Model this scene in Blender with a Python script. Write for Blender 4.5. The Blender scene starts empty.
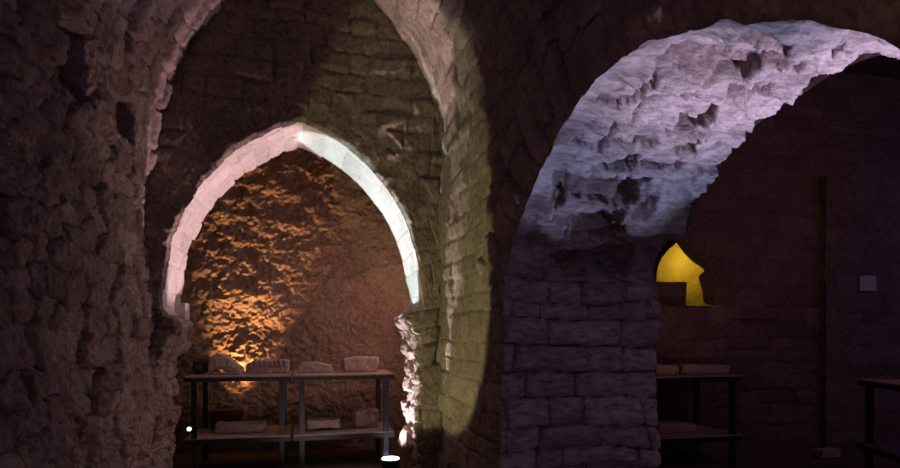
import bpy, bmesh, math, random
import numpy as np
C = bpy.context.scene.collection
PI = math.pi
# ------------------------------------------------------------------ camera, world, exposure
YAW = math.radians(13.6); FPX = 600.0; HOR = 335.0; EYE = 1.3
cam_d = bpy.data.cameras.new('camera'); cam = bpy.data.objects.new('camera', cam_d); C.objects.link(cam)
cam.location = (0, 0, EYE); cam.rotation_euler = (PI/2, 0, -YAW)
cam_d.sensor_width = 36.0; cam_d.lens = 36.0*FPX/900.0; cam_d.shift_y = (HOR-234.0)/900.0
cam_d.clip_start = 0.02
bpy.context.scene.camera = cam
w = bpy.data.worlds.new('world'); bpy.context.scene.world = w; w.use_nodes = True
w.node_tree.nodes['Background'].inputs[0].default_value = (0.55, 0.42, 0.62, 1)
w.node_tree.nodes['Background'].inputs[1].default_value = 0.008
vs = bpy.context.scene.view_settings
vs.view_transform = 'Standard'; vs.look = 'None'; vs.gamma = 1; vs.exposure = 0.0; vs.use_curve_mapping = False

def light(name, kind, loc, aim, power, col, size=0.03, cone=60, blend=0.3, sy=None, squeeze=1.0):
    d = bpy.data.lights.new(name, kind); d.energy = power; d.color = col
    if kind == 'SPOT':
        d.spot_size = math.radians(cone); d.spot_blend = blend; d.shadow_soft_size = size
    elif kind == 'POINT': d.shadow_soft_size = size
    else:
        d.size = size
        if sy: d.shape = 'RECTANGLE'; d.size_y = sy
    o = bpy.data.objects.new(name, d); C.objects.link(o); o.location = loc
    v = np.array(aim, float)-np.array(loc, float)
    import mathutils
    o.rotation_euler = mathutils.Vector(v).to_track_quat('-Z', 'Y').to_euler()
    if squeeze != 1.0: o.scale = (squeeze, 1, 1)      # a lamp with an oval beam
    return o
# recess arch: two uplights crossing, each lights the opposite half of the arch
light('pink_uplight', 'SPOT', (0.84, 5.30, 0.10), (-0.92, 5.36, 2.72), 300, (1.0, 0.62, 0.66), 0.02, 40, 0.25, squeeze=0.58)
light('cool_uplight', 'SPOT', (-0.88, 5.36, 0.10), (0.94, 5.38, 2.80), 420, (0.74, 0.95, 1.0), 0.015, 38, 0.12, squeeze=0.50)
light('vault_uplight', 'SPOT', (0.35, 4.88, 0.10), (0.84, 4.52, 3.85), 420, (1.0, 0.66, 0.68), 0.02, 17, 0.4)
light('vault_left_uplight', 'SPOT', (0.75, 5.05, 0.10), (-0.95, 4.3, 3.6), 70, (1.0, 0.60, 0.60), 0.02, 46, 0.8)
light('jamb_uplight', 'SPOT', (0.50, 5.42, 0.08), (1.0, 5.34, 1.05), 190, (1.0, 0.84, 0.88), 0.02, 62, 0.4)
light('amber_uplight', 'SPOT', (-0.84, 6.86, 0.06), (-0.48, 7.06, 2.6), 620, (1.0, 0.46, 0.17), 0.03, 47, 1.0)
light('recess_glow', 'AREA', (1.30, 6.05, 1.7), (-0.2, 7.1, 1.8), 9.0, (1.0, 0.48, 0.40), 0.4)  # added fill for the recess wall, unseen behind the right jamb
# yellow-green flood on the right half of the back wall and its return
light('green_flood', 'SPOT', (-0.85, 3.5, 0.10), (-0.85+0.636, 3.5+0.48, 0.10+0.606), 122, (0.84, 0.76, 0.36), 0.04, 56.3, 0.08)
# big arch
light('blue_uplight', 'SPOT', (2.85, 1.55, 0.12), (1.52, 2.22, 2.4), 205, (0.54, 0.58, 1.0), 0.02, 48, 0.35)
light('violet_uplight', 'SPOT', (2.7, 1.25, 0.12), (2.05, 1.8, 2.35), 290, (1.0, 0.66, 0.84), 0.02, 48, 0.8)
light('pier_wash', 'AREA', (1.9, 1.2, 0.5), (1.7, 3.4, 1.1), 0.85, (0.40, 0.36, 1.0), 0.3)
# left wall and room fills
light('table_wash', 'SPOT', (0.1, 4.5, 0.12), (0.0, 6.2, 0.75), 13, (1.0, 0.62, 0.55), 0.03, 50, 0.8)
light('face_wash', 'AREA', (0.55, 1.0, 0.15), (1.15, 2.3, 2.7), 3.0, (1.0, 0.46, 0.52), 0.12)
light('left_wash', 'SPOT', (0.75, 4.75, 0.2), (-1.1, 4.3, 1.7), 15, (1.0, 0.56, 0.64), 0.05, 110, 0.9)
light('violet_fill', 'AREA', (-0.2, 0.6, 3.2), (-1.1, 2.9, 2.4), 1.5, (0.40, 0.28, 1.0), 0.5)
light('far_room_fill', 'AREA', (5.0, 2.6, 3.6), (5.0, 5.8, 1.6), 6.0, (1.0, 0.42, 0.40), 1.0)
light('far_room_violet', 'AREA', (8.0, 3.4, 2.6), (6.4, 5.4, 1.8), 4.0, (0.36, 0.28, 1.0), 0.8)
light('reveal_wash', 'SPOT', (2.32, 4.2, 0.9), (4.60, 6.12, 1.9), 16, (1.0, 0.42, 0.42), 0.02, 44, 1.0)
light('niche_lamp', 'POINT', (4.9, 6.75, 2.3), (0, 0, 0), 7.5, (1.0, 0.60, 0.03), 0.05)

# ------------------------------------------------------------------ helpers
def onY(px, py, Y):
    a = math.atan((px-450)/FPX)+YAW; x = Y*math.tan(a); d = x*math.sin(YAW)+Y*math.cos(YAW)
    return x, EYE+(HOR-py)/FPX*d
def onX(px, py, X):
    a = math.atan((px-450)/FPX)+YAW; y = X/math.tan(a); d = X*math.sin(YAW)+y*math.cos(YAW)
    return y, EYE+(HOR-py)/FPX*d
def hsh(*a):
    h = np.zeros(np.broadcast(*a).shape, dtype=np.uint64)+np.uint64(1469598103)
    for k in a:
        k = np.asarray(k).astype(np.int64).astype(np.uint64)
        h = (h ^ (k*np.uint64(0x9E3779B97F4A7C15)))*np.uint64(0xBF58476D1CE4E5B9)
        h = h ^ (h >> np.uint64(29))
    h = h*np.uint64(0x94D049BB133111EB); h = h ^ (h >> np.uint64(32))
    return (h & np.uint64(0xFFFFFF)).astype(float)/16777215.0
def noise(x, y, z, seed=0):
    xi, yi, zi = np.floor(x), np.floor(y), np.floor(z)
    fx, fy, fz = x-xi, y-yi, z-zi
    fx, fy, fz = [t*t*(3-2*t) for t in (fx, fy, fz)]
    r = 0
    for dx in (0, 1):
        for dy in (0, 1):
            for dz in (0, 1):
                wgt = (fx if dx else 1-fx)*(fy if dy else 1-fy)*(fz if dz else 1-fz)
                r = r+wgt*hsh(xi+dx, yi+dy, zi+dz, np.int64(seed))
    return r*2-1
def fbm(x, y, z, seed=0, octv=4, gain=0.5):
    r, a, f, s = 0, 1, 1, 0
    for k in range(octv):
        r = r+a*noise(x*f, y*f, z*f, seed+k); s += a; a *= gain; f *= 2.03
    return r/s
def sstep(a, b, x):
    t = np.clip((x-a)/(b-a), 0, 1); return t*t*(3-2*t)
def coursed(u, v, ch, bl, seed, rnd=0.02, warp=0.02):
    """height 0..1 inside each stone, two random numbers per stone"""
    z0 = u*0
    v = v+warp*fbm(u*1.6, v*1.6, z0, seed+50, 3); u = u+warp*fbm(u*2, v*2, z0, seed+60, 2)
    rng = np.random.RandomState(seed); hs = ch*(0.65+0.7*rng.rand(400)); cum = np.concatenate([[-6*ch], -6*ch+np.cumsum(hs)])
    c = np.clip(np.searchsorted(cum, v)-1, 0, 398)
    dv = np.minimum(v-cum[c], cum[c+1]-v)
    x = u/bl+hsh(c, np.int64(seed+1))*7+40
    i = np.floor(x)
    b = lambda k: k+0.62*(hsh(k, c, np.int64(seed+2))-0.5)
    i = np.where(x < b(i), i-1, i); i = np.where(x >= b(i+1), i+1, i)
    du = np.minimum(x-b(i), b(i+1)-x)*bl
    q = np.clip(du/rnd, 0, 1); p = np.clip(dv/rnd, 0, 1)
    h = np.sqrt(1-(1-q)**2)*np.sqrt(1-(1-p)**2)
    return h, hsh(i, c, np.int64(seed+3)), hsh(i, c, np.int64(seed+4))
def rubble(u, v, su, sv, seed, rnd=0.25, warp=0.03):
    z0 = u*0
    u2 = (u+warp*fbm(u*3, v*3, z0, seed+70, 3))/su; v2 = (v+warp*fbm(u*3, v*3, z0+5, seed+80, 3))/sv
    ui, vi = np.floor(u2), np.floor(v2)
    f1 = np.full(u.shape, 9.0); f2 = np.full(u.shape, 9.0); a1 = np.zeros(u.shape); b1 = np.zeros(u.shape)
    for dx in (-1, 0, 1):
        for dy in (-1, 0, 1):
            cx, cy = ui+dx, vi+dy
            pxx = cx+0.5+0.75*(hsh(cx, cy, np.int64(seed))-0.5)+0.5*(cy % 2); pyy = cy+0.5+0.6*(hsh(cx, cy, np.int64(seed+1))-0.5)
            d = np.hypot(pxx-u2, pyy-v2)*(0.8+0.4*hsh(cx, cy, np.int64(seed+5)))
            near = d < f1
            f2 = np.where(near, f1, np.minimum(f2, d)); f1 = np.where(near, d, f1)
            a1 = np.where(near, hsh(cx, cy, np.int64(seed+2)), a1); b1 = np.where(near, hsh(cx, cy, np.int64(seed+3)), b1)
    q = np.clip((f2-f1)/rnd, 0, 1)
    return np.sqrt(1-(1-q)**2), a1, b1
def kinds(o, kind): o['kind'] = kind; return o
def grid(name, P, H=None, mat=None, tone=None, joint=None, flip=False, kind='structure', smooth=True):
    """a sheet of (n,m,3) points pushed along its normals by H"""
    n, m, _ = P.shape
    if H is not None:
        gu = np.gradient(P, axis=0); gv = np.gradient(P, axis=1); N = np.cross(gu, gv)
        N /= np.linalg.norm(N, axis=2, keepdims=True)+1e-9
        if flip: N = -N
        P = P+N*H[..., None]
    idx = np.arange(n*m).reshape(n, m)
    q = np.stack([idx[:-1, :-1], idx[1:, :-1], idx[1:, 1:], idx[:-1, 1:]], -1).reshape(-1, 4)
    if flip: q = q[:, ::-1]
    me = bpy.data.meshes.new(name)
    me.vertices.add(n*m); me.vertices.foreach_set('co', P.reshape(-1).astype(np.float32))
    me.loops.add(q.size); me.loops.foreach_set('vertex_index', q.reshape(-1).astype(np.int32))
    me.polygons.add(len(q)); me.polygons.foreach_set('loop_start', (np.arange(len(q))*4).astype(np.int32))
    me.polygons.foreach_set('loop_total', np.full(len(q), 4, np.int32))
    me.polygons.foreach_set('use_smooth', np.full(len(q), smooth, bool))
    for nm, A in (('tone', tone), ('joint', joint)):
        a = me.attributes.new(nm, 'FLOAT', 'POINT')
        a.data.foreach_set('value', (np.full(n*m, 0.5) if A is None else np.broadcast_to(A, (n, m)).reshape(-1)).astype(np.float32))
    me.update(); me.validate()
    o = bpy.data.objects.new(name, me); C.objects.link(o)
    if mat: me.materials.append(mat)
    if kind: o['kind'] = kind
    return o
def resample(pts, n):
    """smooth curve through the points, evenly spaced; returns points and arc length"""
    p = np.array(pts, float); p = np.vstack([2*p[0]-p[1], p, 2*p[-1]-p[-2]]); out = []
    for i in range(1, len(p)-2):
        t = np.linspace(0, 1, 24, endpoint=False)[:, None]
        a, b, c, d = p[i-1], p[i], p[i+1], p[i+2]
        out.append(0.5*((2*b)+(c-a)*t+(2*a-5*b+4*c-d)*t**2+(3*b-a-3*c+d)*t**3))
    out = np.vstack(out+[p[-2][None]])
    s = np.concatenate([[0], np.cumsum(np.linalg.norm(np.diff(out, axis=0), axis=1))])
    t = np.linspace(0, s[-1], n)
    return np.stack([np.interp(t, s, out[:, k]) for k in range(p.shape[1])], 1), t

# ------------------------------------------------------------------ materials
def stone_mat(name, dark, light_, grout, rough=0.92, bump=0.6, scale=1.0, pit=0.55, along=1.0):
    m = bpy.data.materials.new(name); m.use_nodes = True; nt = m.node_tree; L = nt.links
    bs = nt.nodes['Principled BSDF']; bs.inputs['Roughness'].default_value = rough
    bs.inputs['Specular IOR Level'].default_value = 0.25
    at = nt.nodes.new('ShaderNodeAttribute'); at.attribute_name = 'tone'
    aj = nt.nodes.new('ShaderNodeAttribute'); aj.attribute_name = 'joint'
    tc0 = nt.nodes.new('ShaderNodeTexCoord'); tc = nt.nodes.new('ShaderNodeMapping'); tc.inputs['Scale'].default_value = (along, 1, 1); L.new(tc0.outputs['Object'], tc.inputs['Vector'])
    n1 = nt.nodes.new('ShaderNodeTexNoise'); n1.inputs['Scale'].default_value = 5*scale; n1.inputs['Detail'].default_value = 8; n1.inputs['Roughness'].default_value = 0.7
    n2 = nt.nodes.new('ShaderNodeTexNoise'); n2.inputs['Scale'].default_value = 55*scale; n2.inputs['Detail'].default_value = 6; n2.inputs['Roughness'].default_value = 0.7
    for n in (n1, n2): L.new(tc.outputs['Vector'], n.inputs['Vector'])
    ma = nt.nodes.new('ShaderNodeMath'); ma.operation = 'MULTIPLY_ADD'; ma.inputs[1].default_value = 0.5
    L.new(at.outputs['Fac'], ma.inputs[0])
    mb = nt.nodes.new('ShaderNodeMath'); mb.operation = 'MULTIPLY_ADD'; mb.inputs[1].default_value = 1.3; mb.inputs[2].default_value = -0.4
    L.new(n1.outputs['Fac'], mb.inputs[0]); L.new(mb.outputs[0], ma.inputs[2])
    mx = nt.nodes.new('ShaderNodeMix'); mx.data_type = 'RGBA'; mx.inputs['A'].default_value = (*dark, 1); mx.inputs['B'].default_value = (*light_, 1)
    L.new(ma.outputs[0], mx.inputs['Factor'])
    m2 = nt.nodes.new('ShaderNodeMix'); m2.data_type = 'RGBA'; m2.inputs['A'].default_value = (*grout, 1)
    L.new(aj.outputs['Fac'], m2.inputs['Factor']); L.new(mx.outputs['Result'], m2.inputs['B'])
    rp = nt.nodes.new('ShaderNodeMapRange'); rp.inputs['From Min'].default_value = 0.36; rp.inputs['From Max'].default_value = 0.58; rp.inputs['To Min'].default_value = pit; rp.inputs['To Max'].default_value = 1.12
    n4 = nt.nodes.new('ShaderNodeTexNoise'); n4.inputs['Scale'].default_value = 30*scale; n4.inputs['Detail'].default_value = 9; n4.inputs['Roughness'].default_value = 0.75
    L.new(tc.outputs['Vector'], n4.inputs['Vector']); L.new(n4.outputs['Fac'], rp.inputs['Value'])
    mp = nt.nodes.new('ShaderNodeVectorMath'); mp.operation = 'SCALE'
    L.new(m2.outputs['Result'], mp.inputs[0]); L.new(rp.outputs['Result'], mp.inputs['Scale']); L.new(mp.outputs[0], bs.inputs['Base Color'])
    bp = nt.nodes.new('ShaderNodeBump'); bp.inputs['Strength'].default_value = bump; bp.inputs['Distance'].default_value = 0.012
    b2 = nt.nodes.new('ShaderNodeBump'); b2.inputs['Strength'].default_value = bump; b2.inputs['Distance'].default_value = 0.03
    n3 = nt.nodes.new('ShaderNodeTexNoise'); n3.inputs['Scale'].default_value = 17*scale; n3.inputs['Detail'].default_value = 7; n3.inputs['Roughness'].default_value = 0.68
    L.new(tc.outputs['Vector'], n3.inputs['Vector']); L.new(n3.outputs['Fac'], b2.inputs['Height']); L.new(b2.outputs['Normal'], bp.inputs['Normal'])
    L.new(n2.outputs['Fac'], bp.inputs['Height']); L.new(bp.outputs['Normal'], bs.inputs['Normal'])
    return m
def plain_mat(name, col, rough=0.5, metal=0.0, emit=None, es=0, noise_amt=0.25, scale=20):
    m = bpy.data.materials.new(name); m.use_nodes = True; nt = m.node_tree; bs = nt.nodes['Principled BSDF']
    bs.inputs['Roughness'].default_value = rough; bs.inputs['Metallic'].default_value = metal
    tc = nt.nodes.new('ShaderNodeTexCoord'); n = nt.nodes.new('ShaderNodeTexNoise'); n.inputs['Scale'].default_value = scale; n.inputs['Detail'].default_value = 5
    r = nt.nodes.new('ShaderNodeValToRGB'); r.color_ramp.elements[0].position = 0.3; r.color_ramp.elements[1].position = 0.7
    r.color_ramp.elements[0].color = (*[c*(1-noise_amt) for c in col], 1); r.color_ramp.elements[1].color = (*[min(1, c*(1+noise_amt)) for c in col], 1)
    nt.links.new(tc.outputs['Object'], n.inputs['Vector']); nt.links.new(n.outputs['Fac'], r.inputs['Fac']); nt.links.new(r.outputs['Color'], bs.inputs['Base Color'])
    if emit: bs.inputs['Emission Color'].default_value = (*emit, 1); bs.inputs['Emission Strength'].default_value = es
    return m
M_wall = stone_mat('rubble_stone', (0.15, 0.105, 0.10), (0.46, 0.37, 0.35), (0.13, 0.09, 0.085))
M_block = stone_mat('block_stone', (0.22, 0.175, 0.145), (0.44, 0.37, 0.31), (0.20, 0.16, 0.13))
M_pale = stone_mat('pale_limestone', (0.46, 0.42, 0.40), (0.72, 0.68, 0.66), (0.34, 0.29, 0.27), bump=0.4, pit=0.85)
M_erod = stone_mat('eroded_limestone', (0.30, 0.27, 0.28), (0.66, 0.62, 0.62), (0.15, 0.095, 0.085), bump=1.0, pit=0.45, along=0.35)
M_plaster = stone_mat('old_plaster_rubble', (0.24, 0.17, 0.13), (0.46, 0.35, 0.27), (0.22, 0.16, 0.12), bump=0.8)
M_floor = stone_mat('earth_floor', (0.14, 0.10, 0.08), (0.26, 0.19, 0.16), (0.1, 0.08, 0.07))
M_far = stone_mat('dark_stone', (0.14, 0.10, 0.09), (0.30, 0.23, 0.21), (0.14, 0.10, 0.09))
M_frag = stone_mat('carved_limestone', (0.40, 0.32, 0.28), (0.62, 0.52, 0.46), (0.3, 0.25, 0.2), bump=0.5, scale=2)
M_brown = stone_mat('brown_rock', (0.09, 0.055, 0.04), (0.20, 0.13, 0.10), (0.1, 0.08, 0.07), bump=0.8, scale=2)
M_metal = plain_mat('blue_black_painted_steel', (0.018, 0.028, 0.034), 0.45)
M_board = plain_mat('pale_shelf_board', (0.42, 0.34, 0.30), 0.7)
M_black = plain_mat('black_lamp_body', (0.012, 0.012, 0.014), 0.4)
M_lens = plain_mat('lit_lamp_lens', (0.9, 0.9, 0.9), 0.3, emit=(0.93, 0.90, 1.0), es=3.5)
M_card = plain_mat('white_card', (0.52, 0.48, 0.50), 0.6, noise_amt=0.05)

# ------------------------------------------------------------------ the vaulted room: section of its walls
def sec_left(z):  return np.where(z < 2.6, -1.17, 0.85-np.sqrt(np.maximum(4.0-np.maximum(z-2.6, 0)**2, 0.7226))-0.02)
def sec_right(z): return np.where(z < 2.8, 1.15, -0.55+np.sqrt(np.maximum(2.89-np.maximum(z-2.8, 0)**2, 0.3026)))
# left wall: a sheet over (arc length of the section, depth)
zz = np.linspace(0, 4.4, 600); xs = sec_left(zz); L_ = np.concatenate([[0], np.cumsum(np.hypot(np.diff(zz), np.diff(xs)))])
n, m = 430, 470
lv = np.linspace(0, L_[-1], n); yv = np.linspace(-0.6, 5.08, m)
V, Y = np.meshgrid(lv, yv, indexing='ij'); Z = np.interp(V, L_, zz); X = sec_left(Z)
P = np.stack([X, Y, Z], -1)
h, t1, t2 = rubble(Y, V, 0.24, 0.145, 11, 0.13, 0.06)
hs, t3, t4 = rubble(Y, V, 0.10, 0.075, 17, 0.3, 0.04)
hv, t5, t6 = coursed(V, Y+0.1*V, 0.17, 0.24, 19, 0.035, 0.07)
vm = sstep(3.75, 4.0, Y+0.25*(Z-2.6))*sstep(2.45, 2.75, Z)
big = fbm(Y*1.2, V*1.2, V*0, 21, 4); mid = fbm(Y*5, V*8, V*0, 31, 6, 0.68)
mixs = sstep(-0.1, 0.25, fbm(Y*1.5, V*1.5, V*0+3, 41, 3))
H1 = 0.06*h+0.06*(t1-0.5)*h; H2 = 0.022*hs+0.022*(t3-0.5)*hs
H = (1-mixs)*H1+mixs*(0.6*H1+H2)+0.07*big+0.036*mid+0.018*fbm(Y*24, V*30, V*0, 61, 3)
H = H*(1-vm)+vm*(0.055*hv+0.06*(t5-0.5)*hv+0.03*mid+0.03*big+0.05)
H -= 0.03
for (px0, py0, px1, py1) in ((60, 36, 87, 78), (113, 103, 127, 130)):          # putlog holes
    ya, za = onX(px0, py1, -1.15); yb, zb = onX(px1, py0, -1.15)
    hole = sstep(ya-0.01, ya+0.03, Y)*(1-sstep(yb-0.03, yb+0.01, Y))*sstep(za-0.01, za+0.03, Z+0.04*mid)*(1-sstep(zb-0.03, zb+0.01, Z+0.04*mid))
    H = H*(1-hole)-0.30*hole
tone = np.where(vm > 0.5, t6, np.where(mixs > 0.5, t4, t2)); joint = sstep(0.2, 0.6, np.where(vm > 0.5, hv, h))
grid('wall_left', P, H, M_wall, tone, joint, flip=True)

# ------------------------------------------------------------------ right wall with the great arch
FP = [(3.46, 0), (3.46, 0.5), (3.42, 1.0), (3.37, 1.507), (3.30, 1.72), (3.164, 1.863), (2.895, 2.071), (2.642, 2.199), (2.357, 2.31), (2.1, 2.325), (1.838, 2.29), (1.57, 2.215), (1.259, 2.074), (1.087, 1.97), (0.949, 1.85), (0.82, 1.6), (0.76, 1.2), (0.75, 0.6), (0.75, 0)]
BP = [(3.38, 0), (3.38, 0.5), (3.38, 1.0), (3.39, 1.55), (3.33, 1.77), (3.08, 1.90), (2.86, 2.13), (2.70, 2.25), (2.478, 2.345), (2.248, 2.375), (2.03, 2.40), (1.782, 2.36), (1.4, 2.2), (1.15, 2.02), (0.98, 1.85), (0.82, 1.6), (0.76, 1.2), (0.75, 0.6), (0.75, 0)]
n = 640
F, Fs = resample(FP, n); B, Bs = resample(BP, n)
XA, XB = 1.15, 2.16
m = 150
tv = np.linspace(0, 1, m); S, T = np.meshgrid(Fs, tv, indexing='ij')
W = T*(XB-XA)
P = np.zeros((n, m, 3)); P[..., 0] = XA-0.0+W
P[..., 1] = F[:, None, 0]*(1-T)+B[:, None, 0]*T; P[..., 2] = F[:, None, 1]*(1-T)+B[:, None, 1]*T
Zs = P[..., 2]; Ys = P[..., 1]
jm = 1-sstep(1.60, 1.72, Zs+0.05*fbm(W*3, Zs*3, W*0, 5, 2))
jh, j1, j2 = coursed(W, Zs, 0.150, 0.34, 103, 0.045, 0.055)
Hj = 0.055*jh+0.05*(j1-0.5)*jh+0.030*fbm(W*9, Zs*12, W*0, 77, 5, 0.65)+0.03*fbm(W*2, Zs*2, W*0, 78, 2)-0.035
# eroded beds that run along the passage
bed = fbm(W*1.6, S*10, W*0, 201, 5, 0.62); bed2 = fbm(W*1.2, S*3.2, W*0, 211, 3)
terr = np.abs(((S*2.9+0.45*W+0.35*fbm(W*2.5, S*2.5, W*0, 231, 3)) % 1)-0.0); terr = np.where(terr < 0.85, (terr/0.85)**1.6, (1-terr)/0.15)
ledge = np.clip(1-np.abs(fbm(W*1.5+S*0.4, S*6.5, W*0+8, 261, 4, 0.6))*4, 0, 1)
scoop = sstep(0.12, 0.5, fbm(W*4.5, S*4.2, W*0+2, 241, 4, 0.5))
eh, e1, e2 = coursed(W+0.05, S+0.10*W, 0.17, 0.48, 271, 0.03, 0.09)
gone = (e1 < 0.10)*(W > 0.12)
Ha = 0.06*bed+0.06*bed2-0.035*terr-0.09*scoop+0.030*ledge+0.035*eh+0.04*(e1-0.5)*eh-0.075*gone*eh+0.026*fbm(W*9, S*46, W*0, 251, 5, 0.72)+0.02
miss_shade = W*0
wy = Ys+0.05*fbm(W*7, S*7, W*0, 281, 4, 0.6); wx = W+0.06*fbm(W*7+9, S*7, W*0, 283, 4, 0.6)
for (cx, cy, rx, ry, dep) in ((0.36, 2.90, 0.26, 0.075, 0.10), (0.45, 3.12, 0.15, 0.07, 0.08), (0.42, 1.87, 0.09, 0.10, 0.07), (0.60, 2.47, 0.09, 0.065, 0.09), (0.70, 2.63, 0.06, 0.05, 0.09), (0.10, 2.98, 0.09, 0.04, 0.05), (0.58, 2.02, 0.20, 0.04, 0.06), (0.30, 2.32, 0.14, 0.025, 0.05), (0.12, 2.35, 0.05, 0.03, 0.04), (0.72, 2.25, 0.12, 0.03, 0.05), (0.28, 1.55, 0.16, 0.05, 0.05), (0.22, 1.30, 0.14, 0.04, 0.04), (0.40, 1.72, 0.10, 0.03, 0.05), (0.30, 2.62, 0.22, 0.018, 0.04), (0.55, 2.75, 0.2, 0.02, 0.05), (0.66, 1.62, 0.22, 0.03, 0.05), (0.45, 2.16, 0.25, 0.016, 0.04)):
    q = np.maximum(np.abs((wx-cx)/rx), np.abs((wy-cy)/ry)); mk = 1-sstep(0.85, 1.1, q)
    miss_shade = np.maximum(miss_shade, mk); Ha = Ha-dep*mk
miss_shade = np.maximum(miss_shade, 0.75*(1-sstep(0.7, 1.15, np.maximum(np.abs((wx-0.42)/0.34), np.abs((wy-3.02)/0.17))))*sstep(-0.25, 0.15, bed))  # colour only, no hollow: an area of shadow painted dark on the soffit
Ha *= (0.15+0.85*sstep(0.0, 0.22, W))*(0.30+0.70*sstep(0.9, 1.5, Ys))
Ha -= 0.01+0.06*W
H = Hj*jm+Ha*(1-jm)
tone = j2*jm+(0.5+0.5*bed)*(1-jm); joint = sstep(0.1, 0.5, jh)*jm+(1-0.75*np.maximum(np.maximum(scoop, 0.7*gone), miss_shade))*(1-jm)  # scoops and missing stones are darkened in the colour to deepen their shade
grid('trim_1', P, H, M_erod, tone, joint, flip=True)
r0 = H[:, 0]
# face of the wall around the opening
def rim(F, c, lo, hi, zc):
    Q = np.zeros_like(F)
    for i, p in enumerate(F):
        if p[1] <= zc: Q[i] = (hi[0] if p[0] > c else lo[0], p[1]); continue
        d = np.array([p[0]-c, p[1]-zc]); k = []
        if d[0] > 1e-6: k.append((hi[0]-c)/d[0])
        if d[0] < -1e-6: k.append((lo[0]-c)/d[0])
        if d[1] > 1e-6: k.append((hi[1]-zc)/d[1])
        k = min(k); Q[i] = (c+d[0]*k, zc+d[1]*k)
    return Q
Q = rim(F, 2.1, (-0.6, 0), (5.08, 4.38), 1.3)
m = 190
tv = np.linspace(0, 1, m)**1.15; S, T = np.meshgrid(Fs, tv, indexing='ij')
dirn = Q-F; dl = np.linalg.norm(dirn, axis=1); dirn /= dl[:, None]
R = -r0[:, None]*(1-T)+T*dl[:, None]
YZ = F[:, None, :]+dirn[:, None, :]*R[..., None]
P = np.stack([sec_right(YZ[..., 1]), YZ[..., 0], YZ[..., 1]], -1); Yq, Zq = YZ[..., 0], YZ[..., 1]
vh, v1, v2 = coursed(R, S, 0.135, 0.60, 301, 0.03, 0.03)
ch, c1, c2 = coursed(Yq, Zq, 0.17, 0.30, 311, 0.02, 0.03)
ring = (1-sstep(0.50, 0.53, R+0.05*fbm(Yq*3, Zq*3, Yq*0, 9, 2)))*sstep(1.68, 1.75, Zq)
Hr = ring*(0.045*vh+0.05*(v1-0.5)*vh)+(1-ring)*(0.034*ch+0.035*(c1-0.5)*ch)
Hr += 0.02*fbm(Yq*7, Zq*7, Yq*0, 320, 5, 0.6)+0.03*fbm(Yq*1.3, Zq*1.3, Yq*0, 330, 3)
Hr *= sstep(0, 0.09, R+r0[:, None])
grid('wall_right', P, Hr, M_block, np.where(ring > 0.5, v2, c2), sstep(0.1, 0.6, np.where(ring > 0.5, vh, ch)), flip=False)
# the far face of that wall, towards the second room
QB = rim(B, 2.1, (-0.6, 0), (5.9, 4.5), 1.3)
n2 = np.arange(0, n, 5); t2_ = np.linspace(0, 1, 40)
YZ = B[n2][:, None, :]*(1-t2_[None, :, None])+QB[n2][:, None, :]*t2_[None, :, None]
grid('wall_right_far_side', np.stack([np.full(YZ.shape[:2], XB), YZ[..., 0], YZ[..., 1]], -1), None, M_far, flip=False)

# ------------------------------------------------------------------ back wall (tympanum) with the recess arch
TP = [(-1.13, 0), (-1.12, 0.6), (-1.11, 1.1), (-1.10, 1.5), (-1.07, 1.75), (-1.0, 2.08), (-0.86, 2.386), (-0.647, 2.673), (-0.446, 2.84), (-0.25, 2.95), (-0.07, 3.03), (0.12, 2.975), (0.28, 2.89), (0.485, 2.734), (0.693, 2.497), (0.83, 2.268), (0.915, 2.019), (0.965, 1.766), (0.99, 1.6), (1.01, 1.3), (1.03, 1.0), (1.04, 0.5), (1.04, 0)]
n = 620
Fb, Fs = resample(TP, n); m = 90; YF, YB = 5.0, 5.68
S, T = np.meshgrid(Fs, np.linspace(0, 1, m), indexing='ij'); W = T*(YB-YF)
P = np.zeros((n, m, 3)); P[..., 0] = Fb[:, None, 0]; P[..., 2] = Fb[:, None, 1]; P[..., 1] = YF+W
Zs = P[..., 2]; Xs = P[..., 0]
vh, v1, v2 = coursed(W+0.1, S, 0.165, 0.33, 411, 0.014, 0.02)
lft = 1-sstep(-0.1, -0.05, Xs)
Hs = (0.012+0.012*lft)*vh+0.012*(v1-0.5)*vh*(0.4+lft)+(0.006+0.010*lft)*fbm(W*12, S*12, W*0, 421, 4)
rh, q1, q2 = rubble(W, Zs, 0.22, 0.11, 431, 0.3, 0.05)
Hj = 0.075*rh+0.05*(q1-0.5)*rh+0.05*fbm(W*9, Zs*11, W*0, 441, 5, 0.7)+0.01
jl = np.where(Xs < 0, 1-sstep(1.40, 1.52, Zs), 1-sstep(1.50, 1.56, Zs))
bulge = np.where(Xs < 0, 0.06*np.exp(-((Zs-1.34)/0.2)**2)-0.06*(1-sstep(1.1, 1.25, Zs)), 0.06*np.exp(-((Zs-1.45)/0.09)**2)+0.02)
H = Hs*(1-jl)+(Hj+bulge)*jl
jamb_o = grid('trim_2', P, H, M_pale, v2*(1-jl)+q2*jl, sstep(0.1, 0.5, vh)*(1-jl)+sstep(0.1, 0.5, rh)*jl, flip=True)
jamb_o.data.materials.append(M_wall)
jamb_o.data.polygons.foreach_set('material_index', (jl[:-1, :-1] > 0.5).reshape(-1).astype(np.int32))
r0 = H[:, 0]
Q = rim(Fb, -0.05, (-1.32, 0), (1.34, 4.45), 1.5)
m = 120
S, T = np.meshgrid(Fs, np.linspace(0, 1, m), indexing='ij')
dirn = Q-Fb; dl = np.linalg.norm(dirn, axis=1); dirn /= dl[:, None]
R = -r0[:, None]*(1-T)+T*dl[:, None]
XZ = Fb[:, None, :]+dirn[:, None, :]*R[..., None]; Xq, Zq = XZ[..., 0], XZ[..., 1]
P = np.stack([Xq, np.full(Xq.shape, YF), Zq], -1)
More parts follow.
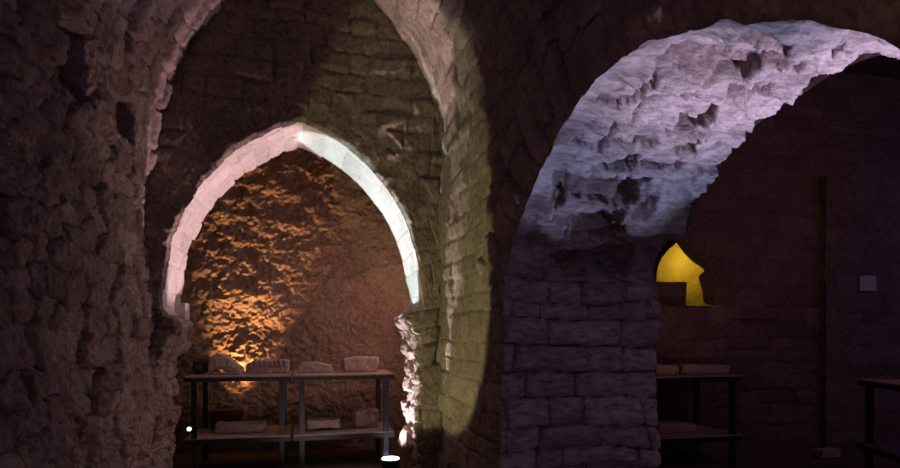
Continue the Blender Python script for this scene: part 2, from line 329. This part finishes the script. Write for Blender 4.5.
vh, v1, v2 = coursed(R, S, 0.15, 0.50, 501, 0.02, 0.03)
ch, c1, c2 = coursed(Xq, Zq, 0.16, 0.27, 511, 0.04, 0.07)
ring = (1-sstep(0.30, 0.32, R+0.05*fbm(Xq*3, Zq*3, Xq*0, 9, 2)))*sstep(1.5, 1.6, Zq)
Hr = ring*(0.02*vh+0.015*(v1-0.5)*vh)+(1-ring)*(0.028*ch+0.035*(c1-0.5)*ch)
Hr += 0.030*fbm(Xq*8, Zq*10, Xq*0, 520, 5, 0.6)+0.015*fbm(Xq*2, Zq*2, Xq*0, 530, 3)
Hr *= sstep(0, 0.03, R+r0[:, None])
grid('wall_back', P, Hr, M_block, np.where(ring > 0.5, v2, c2), sstep(0.1, 0.6, np.where(ring > 0.5, vh, ch)), flip=False)
n2 = np.arange(0, n, 5); QB = rim(Fb, -0.05, (-1.6, 0), (1.6, 4.45), 1.5)
XZ = Fb[n2][:, None, :]*(1-t2_[None, :, None])+QB[n2][:, None, :]*t2_[None, :, None]
grid('wall_back_inner_side', np.stack([XZ[..., 0], np.full(XZ.shape[:2], YB), XZ[..., 1]], -1), None, M_plaster, flip=True)

a, b = onY(173.5, 320, 5.45), onY(186, 303, 5.45)
XQ, ZQ = np.meshgrid(np.linspace(-1, 1, 24), np.linspace(-1, 1, 24), indexing='ij')
qx = np.sign(XQ)*np.clip(np.abs(XQ)*1.15, 0, 1); qz = np.sign(ZQ)*np.clip(np.abs(ZQ)*1.15, 0, 1)
edge = np.maximum(np.abs(XQ), np.abs(ZQ)); back = sstep(0.86, 1.0, edge)*0.16
pal = grid('trim_4', np.stack([(a[0]+b[0])/2+qx*(b[0]-a[0])/2, 5.45+back, (a[1]+b[1])/2+qz*(b[1]-a[1])/2], -1), 0.006*fbm(XQ*3, ZQ*3, XQ*0, 655, 4), M_pale, None, None)
# ------------------------------------------------------------------ recess behind the arch
U, V = np.meshgrid(np.linspace(-1.62, 1.62, 300), np.linspace(-0.02, 4.3, 400), indexing='ij')
a = fbm(U*2.4+0.3*V, V*2.9, U*0, 601, 6, 0.66); b = fbm(U*8, V*9, U*0, 611, 6, 0.7)
led = 1-np.abs(fbm(U*3.0, V*5.5, U*0+4, 621, 4, 0.55))*2.6
rb, ra, rc = rubble(U, V, 0.24, 0.17, 625, 0.3, 0.08)
H = 0.055*a+0.04*b+0.014*np.clip(led, 0, 1)+0.015*rb+0.01*fbm(U*30, V*30, U*0, 631, 3)
grid('wall_recess_back', np.stack([U, np.full(U.shape, 7.17), V], -1), H, M_plaster, 0.5+0.6*a, 0.4+0.6*np.clip(0.5+b, 0, 1), flip=False)
for nm, xx, fl in (('wall_recess_left', -1.50, False), ('wall_recess_right', 1.50, True)):
    Yg, Zg = np.meshgrid(np.linspace(5.6, 7.3, 90), np.linspace(-0.02, 4.3, 180), indexing='ij')
    H = 0.06*fbm(Yg*2.5, Zg*2.5, Yg*0, 641, 5, 0.6)+0.02*rubble(Yg, Zg, 0.25, 0.15, 643)[0]
    grid(nm, np.stack([np.full(Yg.shape, xx), Yg, Zg], -1), H, M_plaster, 0.5+H*6, None, flip=fl)
Xg, Yg = np.meshgrid(np.linspace(-1.62, 1.62, 40), np.linspace(5.6, 7.3, 30), indexing='ij')
grid('ceiling_recess', np.stack([Xg, Yg, np.full(Xg.shape, 4.05)], -1), None, M_plaster, flip=True)

# ------------------------------------------------------------------ floor, second room
Xg, Yg = np.meshgrid(np.linspace(-2.2, 9.6, 420), np.linspace(-0.7, 7.4, 300), indexing='ij')
H = 0.012*fbm(Xg*2, Yg*2, Xg*0, 701, 5, 0.6)-0.012
grid('floor', np.stack([Xg, Yg, 0*Xg], -1), H, M_floor, 0.5+0.5*fbm(Xg*3, Yg*3, Xg*0, 711, 4), None, flip=False)
YW = 5.86
# window niche in the far wall
op = [(3.30, onY(700, 306, YW)[1]), (3.30, 2.0), (3.42, 2.36), (3.62, 2.50), onY(668, 232, YW), onY(688, 243, YW), onY(702, 254, YW), onY(712, 272, YW), onY(716, 290, YW), onY(715, 306, YW)]
sill = op[0][1]
n = 160; O, Os = resample(op, n); O = O+0.012*np.stack([fbm(Os*6, Os*0, Os*0, 801, 3), fbm(Os*6, Os*0+7, Os*0, 802, 3)], 1); O[:, 1] = np.maximum(O[:, 1], sill)
def far_h(u, v, s=821):
    hh, a_, b_ = coursed(u, v, 0.19, 0.42, s, 0.03, 0.05)
    return 0.02*hh+0.015*(a_-0.5)*hh+0.03*fbm(u*5, v*5, u*0, s+5, 5, 0.6)+0.03*fbm(u*1.2, v*1.2, u*0, s+9, 3), b_, hh
x0, x1, zt = 2.1, 9.6, 4.5
Q = rim(O, 3.9, (x0, 0), (x1, zt), sill+0.02)
T = np.linspace(0, 1, 200)
XZ = O[:, None, :]*(1-T[None, :, None])+Q[:, None, :]*T[None, :, None]
n = 300; O2 = np.stack([np.interp(np.linspace(0, 1, n), np.linspace(0, 1, len(O)), O[:, k]) for k in (0, 1)], 1); Q = rim(O2, 3.9, (x0, 0), (x1, zt), sill+0.02)
XZ = O2[:, None, :]*(1-T[None, :, None])+Q[:, None, :]*T[None, :, None]
Hf, tf, jf = far_h(XZ[..., 0], XZ[..., 1]); Hf *= sstep(0, 0.02, T)[None, :]
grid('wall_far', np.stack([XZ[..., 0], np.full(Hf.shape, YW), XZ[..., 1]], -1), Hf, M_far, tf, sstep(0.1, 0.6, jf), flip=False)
Xg, Zg = np.meshgrid(np.linspace(x0, x1, 420), np.linspace(-0.02, sill, 110), indexing='ij')
Hf, tf, jf = far_h(Xg, Zg); Hf += 0.05*np.exp(-((Zg-(sill-0.10-0.03*Xg+0.12))/0.025)**2)*sstep(4.5, 4.7, Xg)*(1-sstep(5.2, 5.4, Xg)); Hf *= 1-sstep(sill-0.03, sill, Zg)*sstep(3.0, 3.2, Xg)*(1-sstep(4.5, 4.6, Xg))
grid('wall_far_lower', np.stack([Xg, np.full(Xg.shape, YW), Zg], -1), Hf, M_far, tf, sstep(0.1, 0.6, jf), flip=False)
# splayed reveal and the ragged inner opening
YI = 6.06
ip = [(3.45, onY(700, 303, YI)[1]), (3.45, 2.0), (3.60, 2.3), onY(640, 250, YI), onY(655, 236, YI), onY(674, 241, YI), onY(683, 252, YI), onY(693, 262, YI), onY(704, 270, YI), onY(699, 277, YI), onY(702, 290, YI), onY(704, 304, YI)]
I_, Is = resample(ip, 160); I_[:, 1] = np.maximum(I_[:, 1], I_[0, 1])
T = np.linspace(0, 1, 40)
PP = O[:, None, :]*(1-T[None, :, None])+I_[:, None, :]*T[None, :, None]
P = np.stack([PP[..., 0], np.broadcast_to(YW+(YI-YW)*T, PP.shape[:2]), PP[..., 1]], -1)
Hn = 0.012*fbm(P[..., 0]*9+P[..., 1]*9, P[..., 2]*9, P[..., 0]*0, 841, 4)*np.sin(T*PI)[None, :]
grid('window_1', P, Hn, M_plaster, None, None, flip=False)
Xg, Yg = np.meshgrid(np.linspace(3.2, 4.7, 60), np.linspace(YW-0.01, 7.1, 50), indexing='ij')
grid('window_1_sill', np.stack([Xg, Yg, sill-0.001+0.0*Xg+0.01*fbm(Xg*5, Yg*5, Xg*0, 851, 4)-0.012], -1), None, M_far, flip=False)
# wall lit by the niche lamp, beyond the inner opening
Xg, Zg = np.meshgrid(np.linspace(2.9, 5.8, 150), np.linspace(1.2, 3.4, 120), indexing='ij')
grid('wall_niche', np.stack([Xg, np.full(Xg.shape, 7.1), Zg], -1), 0.03*fbm(Xg*5, Zg*5, Xg*0, 861, 5), M_pale, 0.5+0.5*fbm(Xg*4, Zg*4, Xg*0, 862, 3), None, flip=False)
# inner face of the niche wall, so the lamp lights only through the opening
QI = rim(I_, 3.9, (2.9, I_[0, 1]-0.3), (5.8, 3.4), I_[0, 1]+0.02); T2 = np.linspace(0, 1, 12)
XZ = I_[:, None, :]*(1-T2[None, :, None])+QI[:, None, :]*T2[None, :, None]
grid('wall_niche_front', np.stack([XZ[..., 0], np.full(XZ.shape[:2], YI), XZ[..., 1]], -1), None, M_far, flip=False)
# pier that stands forward on the right of the far wall
YP = 5.76; xp = onY(826, 200, YP)[0]; zp = onY(860, 178, YP)[1]
prof = [(xp, YW+0.1), (xp, YP+0.02), (xp+0.02, YP), (x1, YP)]
def strip(p0, p1, z0, z1, nu, nv, nm, seed):
    U, V = np.meshgrid(np.linspace(0, 1, nu), np.linspace(z0, z1, nv), indexing='ij')
    XX = p0[0]+(p1[0]-p0[0])*U; YY = p0[1]+(p1[1]-p0[1])*U
    ln = math.hypot(p1[0]-p0[0], p1[1]-p0[1])
    Hf, tf, jf = far_h(U*ln, V, seed); Hf *= 0.5*sstep(0, 0.02, U)*(1-sstep(z1-0.02, z1, V))
    return grid(nm, np.stack([XX, YY, V], -1), Hf, M_far, tf, sstep(0.1, 0.6, jf), flip=False)
strip((xp, YP), (x1, YP), -0.02, zp, 240, 200, 'wall_pier_front', 871)
strip((xp, YW+0.1), (xp, YP), -0.02, zp, 40, 160, 'wall_pier_side', 881)
Xg, Yg = np.meshgrid(np.linspace(xp, x1, 10), np.linspace(YP, YW+0.1, 4), indexing='ij')
grid('trim_3', np.stack([Xg, Yg, np.full(Xg.shape, zp)], -1), None, M_far, flip=False)
zc = onY(870, 76, YW)[1]
Xg, Yg = np.meshgrid(np.linspace(2.1, 9.6, 60), np.linspace(-0.7, 6.0, 50), indexing='ij')
grid('ceiling', np.stack([Xg, Yg, np.full(Xg.shape, zc)], -1), None, M_far, flip=True)
Yg, Zg = np.meshgrid(np.linspace(-0.7, 6.0, 50), np.linspace(0, 4.5, 40), indexing='ij')
grid('wall_far_right', np.stack([np.full(Yg.shape, 9.6), Yg, Zg], -1), 0.05*fbm(Yg*3, Zg*3, Yg*0, 891, 4), M_far, None, None, flip=True)

# ------------------------------------------------------------------ object builders
def thing(name, label, cat, loc, group=None):
    o = bpy.data.objects.new(name, None); C.objects.link(o); o.location = loc; o['label'] = label; o['category'] = cat
    if group: o['group'] = group
    return o
def link_mesh(name, bm, mat, parent=None, smooth=False):
    me = bpy.data.meshes.new(name); bm.to_mesh(me); bm.free(); me.materials.append(mat)
    if smooth:
        for p in me.polygons: p.use_smooth = True
    o = bpy.data.objects.new(name, me); C.objects.link(o)
    if parent: o.parent = parent
    return o
def bx(bm, x0, x1, y0, y1, z0, z1):
    v = [bm.verts.new((x, y, z)) for x in (x0, x1) for y in (y0, y1) for z in (z0, z1)]
    for f in ((0, 1, 3, 2), (4, 6, 7, 5), (0, 4, 5, 1), (2, 3, 7, 6), (0, 2, 6, 4), (1, 5, 7, 3)): bm.faces.new([v[i] for i in f])
def bevel(bm, w_=0.003): bmesh.ops.bevel(bm, geom=list(bm.edges), offset=w_, segments=2, affect='EDGES', profile=0.7)
def tag(o, label, cat, group=None):
    o['label'] = label; o['category'] = cat
    if group: o['group'] = group
    return o
def table(x0, x1, y0, y1, zt, zs, label, group):
    """steel work table with a board on top and a lower shelf"""
    t = thing('work_table', label, 'table', ((x0+x1)/2, (y0+y1)/2, 0), group)
    hw, hd = (x1-x0)/2, (y1-y0)/2; lg = 0.05; ins = 0.085
    for sx in (-1, 1):
        for sy in (-1, 1):
            bm = bmesh.new(); cx, cy = sx*(hw-ins), sy*(hd-lg/2-0.005)
            bx(bm, cx-lg/2, cx+lg/2, cy-lg/2, cy+lg/2, 0.012, zt-0.05); bevel(bm, 0.002)
            bx(bm, cx-lg*0.7, cx+lg*0.7, cy-lg*0.7, cy+lg*0.7, 0.0, 0.012)
            link_mesh('leg', bm, M_metal, t)
    for nm, z, hh in (('top_frame', zt-0.014, 0.038), ('shelf_frame', zs-0.012, 0.045)):
        bm = bmesh.new()
        for (a, b, c, d) in ((-hw, hw, -hd, -hd+0.03), (-hw, hw, hd-0.03, hd), (-hw, -hw+0.03, -hd+0.03, hd-0.03), (hw-0.03, hw, -hd+0.03, hd-0.03), (-0.015, 0.015, -hd+0.03, hd-0.03)):
            bx(bm, a, b, c, d, z-hh, z)
        link_mesh(nm, bm, M_metal, t)
    for nm, z in (('top_board', zt), ('shelf_board', zs)):
        bm = bmesh.new()
        bx(bm, -hw+0.003, hw-0.003, -hd+0.003, hd-0.003, z-0.0135 if nm == 'top_board' else z-0.0115, z); bevel(bm, 0.002)
        link_mesh(nm, bm, M_board, t)
    return t
def carve(name, mat, loc, sx, sy, sz, label, cat, shape=None, seed=1, rough=0.012, sub=5, rot=0, group=None, lump=0.0, cuts=None, up=None):
    """a block of stone: a finely divided box reshaped by shape(x,y,z in -1..1, z in 0..1) and weathered"""
    bm = bmesh.new(); nx, ny, nz = cuts or (28, 16, 12); vs_ = {}
    def vert(i, j, k):
        if (i, j, k) not in vs_: vs_[(i, j, k)] = bm.verts.new((i/nx*2-1, j/ny*2-1, k/nz))
        return vs_[(i, j, k)]
    for i in range(nx):
        for j in range(ny):
            bm.faces.new([vert(i, j, 0), vert(i, j+1, 0), vert(i+1, j+1, 0), vert(i+1, j, 0)])
            bm.faces.new([vert(i, j, nz), vert(i+1, j, nz), vert(i+1, j+1, nz), vert(i, j+1, nz)])
        for k in range(nz):
            bm.faces.new([vert(i, 0, k), vert(i+1, 0, k), vert(i+1, 0, k+1), vert(i, 0, k+1)])
            bm.faces.new([vert(i, ny, k), vert(i, ny, k+1), vert(i+1, ny, k+1), vert(i+1, ny, k)])
    for j in range(ny):
        for k in range(nz):
            bm.faces.new([vert(0, j, k), vert(0, j, k+1), vert(0, j+1, k+1), vert(0, j+1, k)])
            bm.faces.new([vert(nx, j, k), vert(nx, j+1, k), vert(nx, j+1, k+1), vert(nx, j, k+1)])
    bm.verts.ensure_lookup_table()
    A = np.array([v.co[:] for v in bm.verts])
    # round the box corners a little
    c = A.copy(); c[:, 2] = c[:, 2]*2-1
    rr = np.sqrt(np.sort(np.abs(c), axis=1)[:, 1]**2+np.sort(np.abs(c), axis=1)[:, 2]**2)
    c *= (1-0.05*np.clip((rr-1.05)/0.36, 0, 1)**2)[:, None]
    if lump: 
        r = np.linalg.norm(c, axis=1, keepdims=True); c = c*(1-lump)+c/r*1.05*lump*np.array([[1, 1, 1]])
    c[:, 2] = (c[:, 2]+1)/2
    if shape is not None: c = shape(c)
    Pm = c*np.array([[sx/2, sy/2, sz]])
    d = np.stack([fbm(Pm[:, 0]*14+k*9, Pm[:, 1]*14, Pm[:, 2]*14, seed+k*7, 4, 0.6) for k in range(3)], 1)*rough*2
    d[:, 2] *= np.clip(Pm[:, 2]/0.02, 0, 1)
    Pm = Pm+d; Pm[:, 2] -= Pm[:, 2].min()
    for v, p in zip(bm.verts, Pm): v.co = p
    o = link_mesh(name, bm, mat, None, True); o.location = loc; o.rotation_euler = (0, 0, rot)
    at = o.data.attributes.new('tone', 'FLOAT', 'POINT'); at.data.foreach_set('value', np.full(len(Pm), 0.5, np.float32))
    at = o.data.attributes.new('joint', 'FLOAT', 'POINT'); at.data.foreach_set('value', np.ones(len(Pm), np.float32))
    return tag(o, label, cat, group)

# ------------------------------------------------------------------ tables
YT0, YT1, ZT, ZS = 6.0, 6.72, 0.912, 0.33
xa = onY(184, 376, YT0)[0]; xb = onY(291, 375, YT0)[0]; xc = onY(293, 375, YT0)[0]; xd = onY(394.5, 374, YT0)[0]
GT = 'steel work tables carrying carved stones'
table(xa, xb, YT0, YT1, ZT, ZS, 'dark steel work table with lower shelf, left of the pair inside the pointed arch', GT)
table(xc, xd, YT0, YT1, ZT, ZS, 'dark steel work table with lower shelf, inside the pointed arch, beside the floor lamp', GT)
R0, R1 = 5.12, 5.75
xr0 = onY(650, 376, R0)[0]; xr1 = onY(742, 376, R0)[0]
table(xr0-0.12, xr1, R0, R1, 0.90, 0.31, 'black steel work table half hidden behind the big arch pier, under the yellow window', GT)
t = table(0, 0.62, 0, 1.2, 0.90, 0.33, 'black steel work table cut off by the right edge of the picture', GT)
th = -math.radians(22); t.rotation_euler = (0, 0, th)
t.location = (4.88+0.31*math.cos(th)+0.6*math.sin(th), 4.43+0.31*math.sin(th)-0.6*math.cos(th), 0)

# ------------------------------------------------------------------ stones on the tables
def X(px, Y): return onY(px, 300, Y)[0]
GF = 'carved stone fragments laid out on the tables'
YM = 6.28
def put(px0, px1, Y, z, h, name, label, shape=None, mat=M_frag, dy=0.24, cat='stone', **k):
    a, b = X(px0, Y), X(px1, Y)
    return carve(name, mat, ((a+b)/2, Y+dy/2, z+0.0005), b-a, dy, h, label, cat, shape, group=GF, **k)
def s_arch(c):
    x = c[:, 0]; u = (x+1)/2
    top = np.where(u < 0.35, 0.72+0.28*np.sin(u/0.35*PI/2), 1-0.72*np.clip((u-0.35)/0.65, 0, 1)**1.2)
    bot = 0.30*np.clip(1-np.abs((u-0.33)/0.30)**2, 0, 1)
    c = c.copy(); c[:, 2] = bot+c[:, 2]*(top-bot); return c
def s_dentil(c):
    x = c[:, 0]; c = c.copy(); z = c[:, 2]
    front = (c[:, 1] < -0.6)
    tooth = (np.sin(x*PI*9) > 0)*0.10
    c[:, 1] += front*(z > 0.5)*(z < 0.93)*tooth*2.0+front*(z <= 0.5)*0.22
    c[:, 0] = x*(1-0.10*(1-z)*(x > 0)); c[:, 2] = z*(1-0.35*np.clip((-x-0.55)/0.45, 0, 1)); return c
def s_taper(c):
    c = c.copy(); u = (c[:, 0]+1)/2; c[:, 2] *= np.where(u < 0.12, 0.55+u*3.6, 1-0.25*np.clip((u-0.6)/0.4, 0, 1)); c[:, 0] *= 1-0.22*c[:, 2]*(c[:, 0] > 0); return c
def s_block(c):
    c = c.copy(); c[:, 0] *= 0.94+0.06*c[:, 2]; c[:, 2] *= 1-0.10*np.clip(-c[:, 0]-0.2, 0, 1)+0.06*np.exp(-((c[:, 0]+0.05)/0.35)**2); return c
def s_slab(c):
    c = c.copy(); u = (c[:, 0]+1)/2; c[:, 2] *= 0.82+0.18*np.clip(1-u*0.8, 0, 1); c[:, 0] += 0.06*(c[:, 2]-0.5)*(c[:, 0] < 0); return c
def s_scroll(c):
    c = c.copy(); x = c[:, 0]; wv = 0.78+0.22*np.abs(x)**3; c[:, 2] = 0.5+(c[:, 2]-0.5)*wv
    c[:, 2] -= 0.10*(1-np.abs(x)**4)*0; bot = 0.16*np.clip(1-(x/0.55)**4, 0, 1); c[:, 2] = bot+c[:, 2]*(1-bot); return c
put(193, 205, 6.22, ZT, 0.135, 'rock', 'dark brown rough rock at the left end of the arch tables', None, M_brown, 0.20, seed=3, rough=0.025, lump=0.55)
put(207.5, 242.5, 6.20, ZT, 0.20, 'carved_stone', 'pale arched stone fragment with a hollow underside beside the dark brown rock', s_arch, M_frag, 0.22, seed=5, rough=0.012)
put(245, 290, 6.26, ZT, 0.135, 'carved_stone', 'long carved cornice piece with a row of notches at middle of the left table top', s_dentil, M_frag, 0.24, seed=7, rough=0.007, cuts=(90, 16, 12))
put(297, 334, 6.24, ZT, 0.105, 'carved_stone', 'low tapering stone slab lying at the left end of the right arch table', s_taper, M_frag, 0.22, seed=9, rough=0.009)
put(343, 379, 6.25, ZT, 0.155, 'carved_stone', 'pale rectangular stone block near the right end of the arch table top', s_block, M_frag, 0.22, seed=11, rough=0.008)
put(213, 265, 6.20, ZS, 0.105, 'carved_stone', 'long flat stone beam lying on the lower shelf of the left arch table', s_slab, M_frag, 0.22, seed=13, rough=0.009)
put(209, 240, 6.50, ZS, 0.20, 'rock', 'dark brown stone block behind the long beam on the left lower shelf', None, M_brown, 0.18, seed=15, rough=0.012)
put(307, 341, 6.20, ZS, 0.125, 'carved_stone', 'bone-shaped stone with rounded ends on the lower shelf of the right arch table', s_scroll, M_frag, 0.2, seed=17, rough=0.008, lump=0.12)
put(355, 379, 6.28, ZS, 0.185, 'carved_stone', 'nearly cubic rough stone on the lower shelf beside the right table leg', None, M_frag, 0.22, seed=19, rough=0.012)
put(640, 681, 5.30, 0.90, 0.115, 'carved_stone', 'rough reddish stone lump beside the long slab on the table under yellow window', s_slab, M_frag, 0.26, seed=21, rough=0.016)
put(686, 731, 5.30, 0.90, 0.105, 'carved_stone', 'long straight stone slab on top of the table under yellow window', s_slab, M_frag, 0.26, seed=23, rough=0.006)
put(659, 698, 5.35, 0.31, 0.095, 'carved_stone', 'flat stone slab on the lower shelf of the table behind big arch pier', s_slab, M_frag, 0.24, seed=25, rough=0.006)
# stone block standing in the window niche
a, b = X(640, 6.12), X(688.5, 6.12)
ztop = onY(670, 281, 6.12)[1]
carve('stone_block', M_far, ((a+b)/2, 6.22, sill-0.004), b-a, 0.2, ztop-sill, 'dark squared stone block standing in the lit yellow window niche', 'stone',
      lambda c: np.stack([c[:, 0]*(0.94+0.06*c[:, 2]), c[:, 1], c[:, 2]], 1), seed=31, rough=0.004)
# boulder at the foot of the right jamb, small stone on the far floor
a, b = X(402, 5.35), X(432, 5.35)
carve('boulder', M_plaster, ((a+b)/2, 5.45, 0.0), b-a, 0.36, 0.47, 'rounded reddish boulder at the foot of the arch jamb beside the floor lamp', 'rock', lump=0.75, seed=33, rough=0.02)
yy = 5.2; a, b = X(823, yy), X(842, yy)
carve('small_stone', M_frag, ((a+b)/2, yy+0.07, 0.0), b-a, 0.13, 0.09, 'small pale stone lying alone on the floor of the far room', 'stone', seed=35, rough=0.006)

# ------------------------------------------------------------------ placard, lamps
x0_, z0_ = onY(860, 291, YP-0.03); x1_, z1_ = onY(876, 276, YP-0.03)
bm = bmesh.new(); bx(bm, x0_, x1_, YP-0.035, YP-0.02, z0_, z1_); bevel(bm, 0.002)
o = link_mesh('wall_placard', bm, M_card); tag(o, 'small square pale placard fixed to the dark pier at the right', 'sign')
def cyl(bm, r1, r2, z0, z1, seg=28):
    a = [bm.verts.new((r1*math.cos(2*PI*i/seg), r1*math.sin(2*PI*i/seg), z0)) for i in range(seg)]
    b = [bm.verts.new((r2*math.cos(2*PI*i/seg), r2*math.sin(2*PI*i/seg), z1)) for i in range(seg)]
    for i in range(seg): bm.faces.new([a[i], a[(i+1) % seg], b[(i+1) % seg], b[i]])
    bm.faces.new(a[::-1]); bm.faces.new(b)
lx = X(390.5, 5.93)
t = thing('floor_uplight', 'round black floor uplight with glowing white lens in front of the right table leg', 'lamp', (lx, 5.93, 0))
bm = bmesh.new(); cyl(bm, 0.075, 0.095, 0.0, 0.055); cyl(bm, 0.10, 0.10, 0.055, 0.07); link_mesh('lamp_body', bm, M_black, t, False)
bm = bmesh.new(); cyl(bm, 0.088, 0.084, 0.0705, 0.082); link_mesh('lens', bm, M_lens, t, False)
light('floor_uplight_beam', 'SPOT', (lx, 5.93, 0.10), (lx-0.15, 5.75, 2.5), 7, (1.0, 0.85, 0.9), 0.06, 90, 0.6)
dx, dz = onY(189.8, 428.5, 5.93)
t = thing('clip_spotlight', 'tiny lit spotlight clipped to the front left leg of the arch table', 'lamp', (dx, 5.93, dz))
bm = bmesh.new(); cyl(bm, 0.022, 0.026, 0.0, 0.06)
for v in bm.verts: v.co = (v.co.x, -0.03+(0.06-v.co.z), v.co.y)
link_mesh('lamp_body', bm, M_black, t)
bm = bmesh.new(); cyl(bm, 0.018, 0.018, 0.0, 0.004)
for v in bm.verts: v.co = (v.co.x, -0.031-v.co.z, v.co.y)
link_mesh('lens', bm, M_lens, t)
bm = bmesh.new(); bx(bm, 0.015, 0.075, 0.02, 0.0745, -0.012, 0.012); link_mesh('clamp', bm, M_black, t)
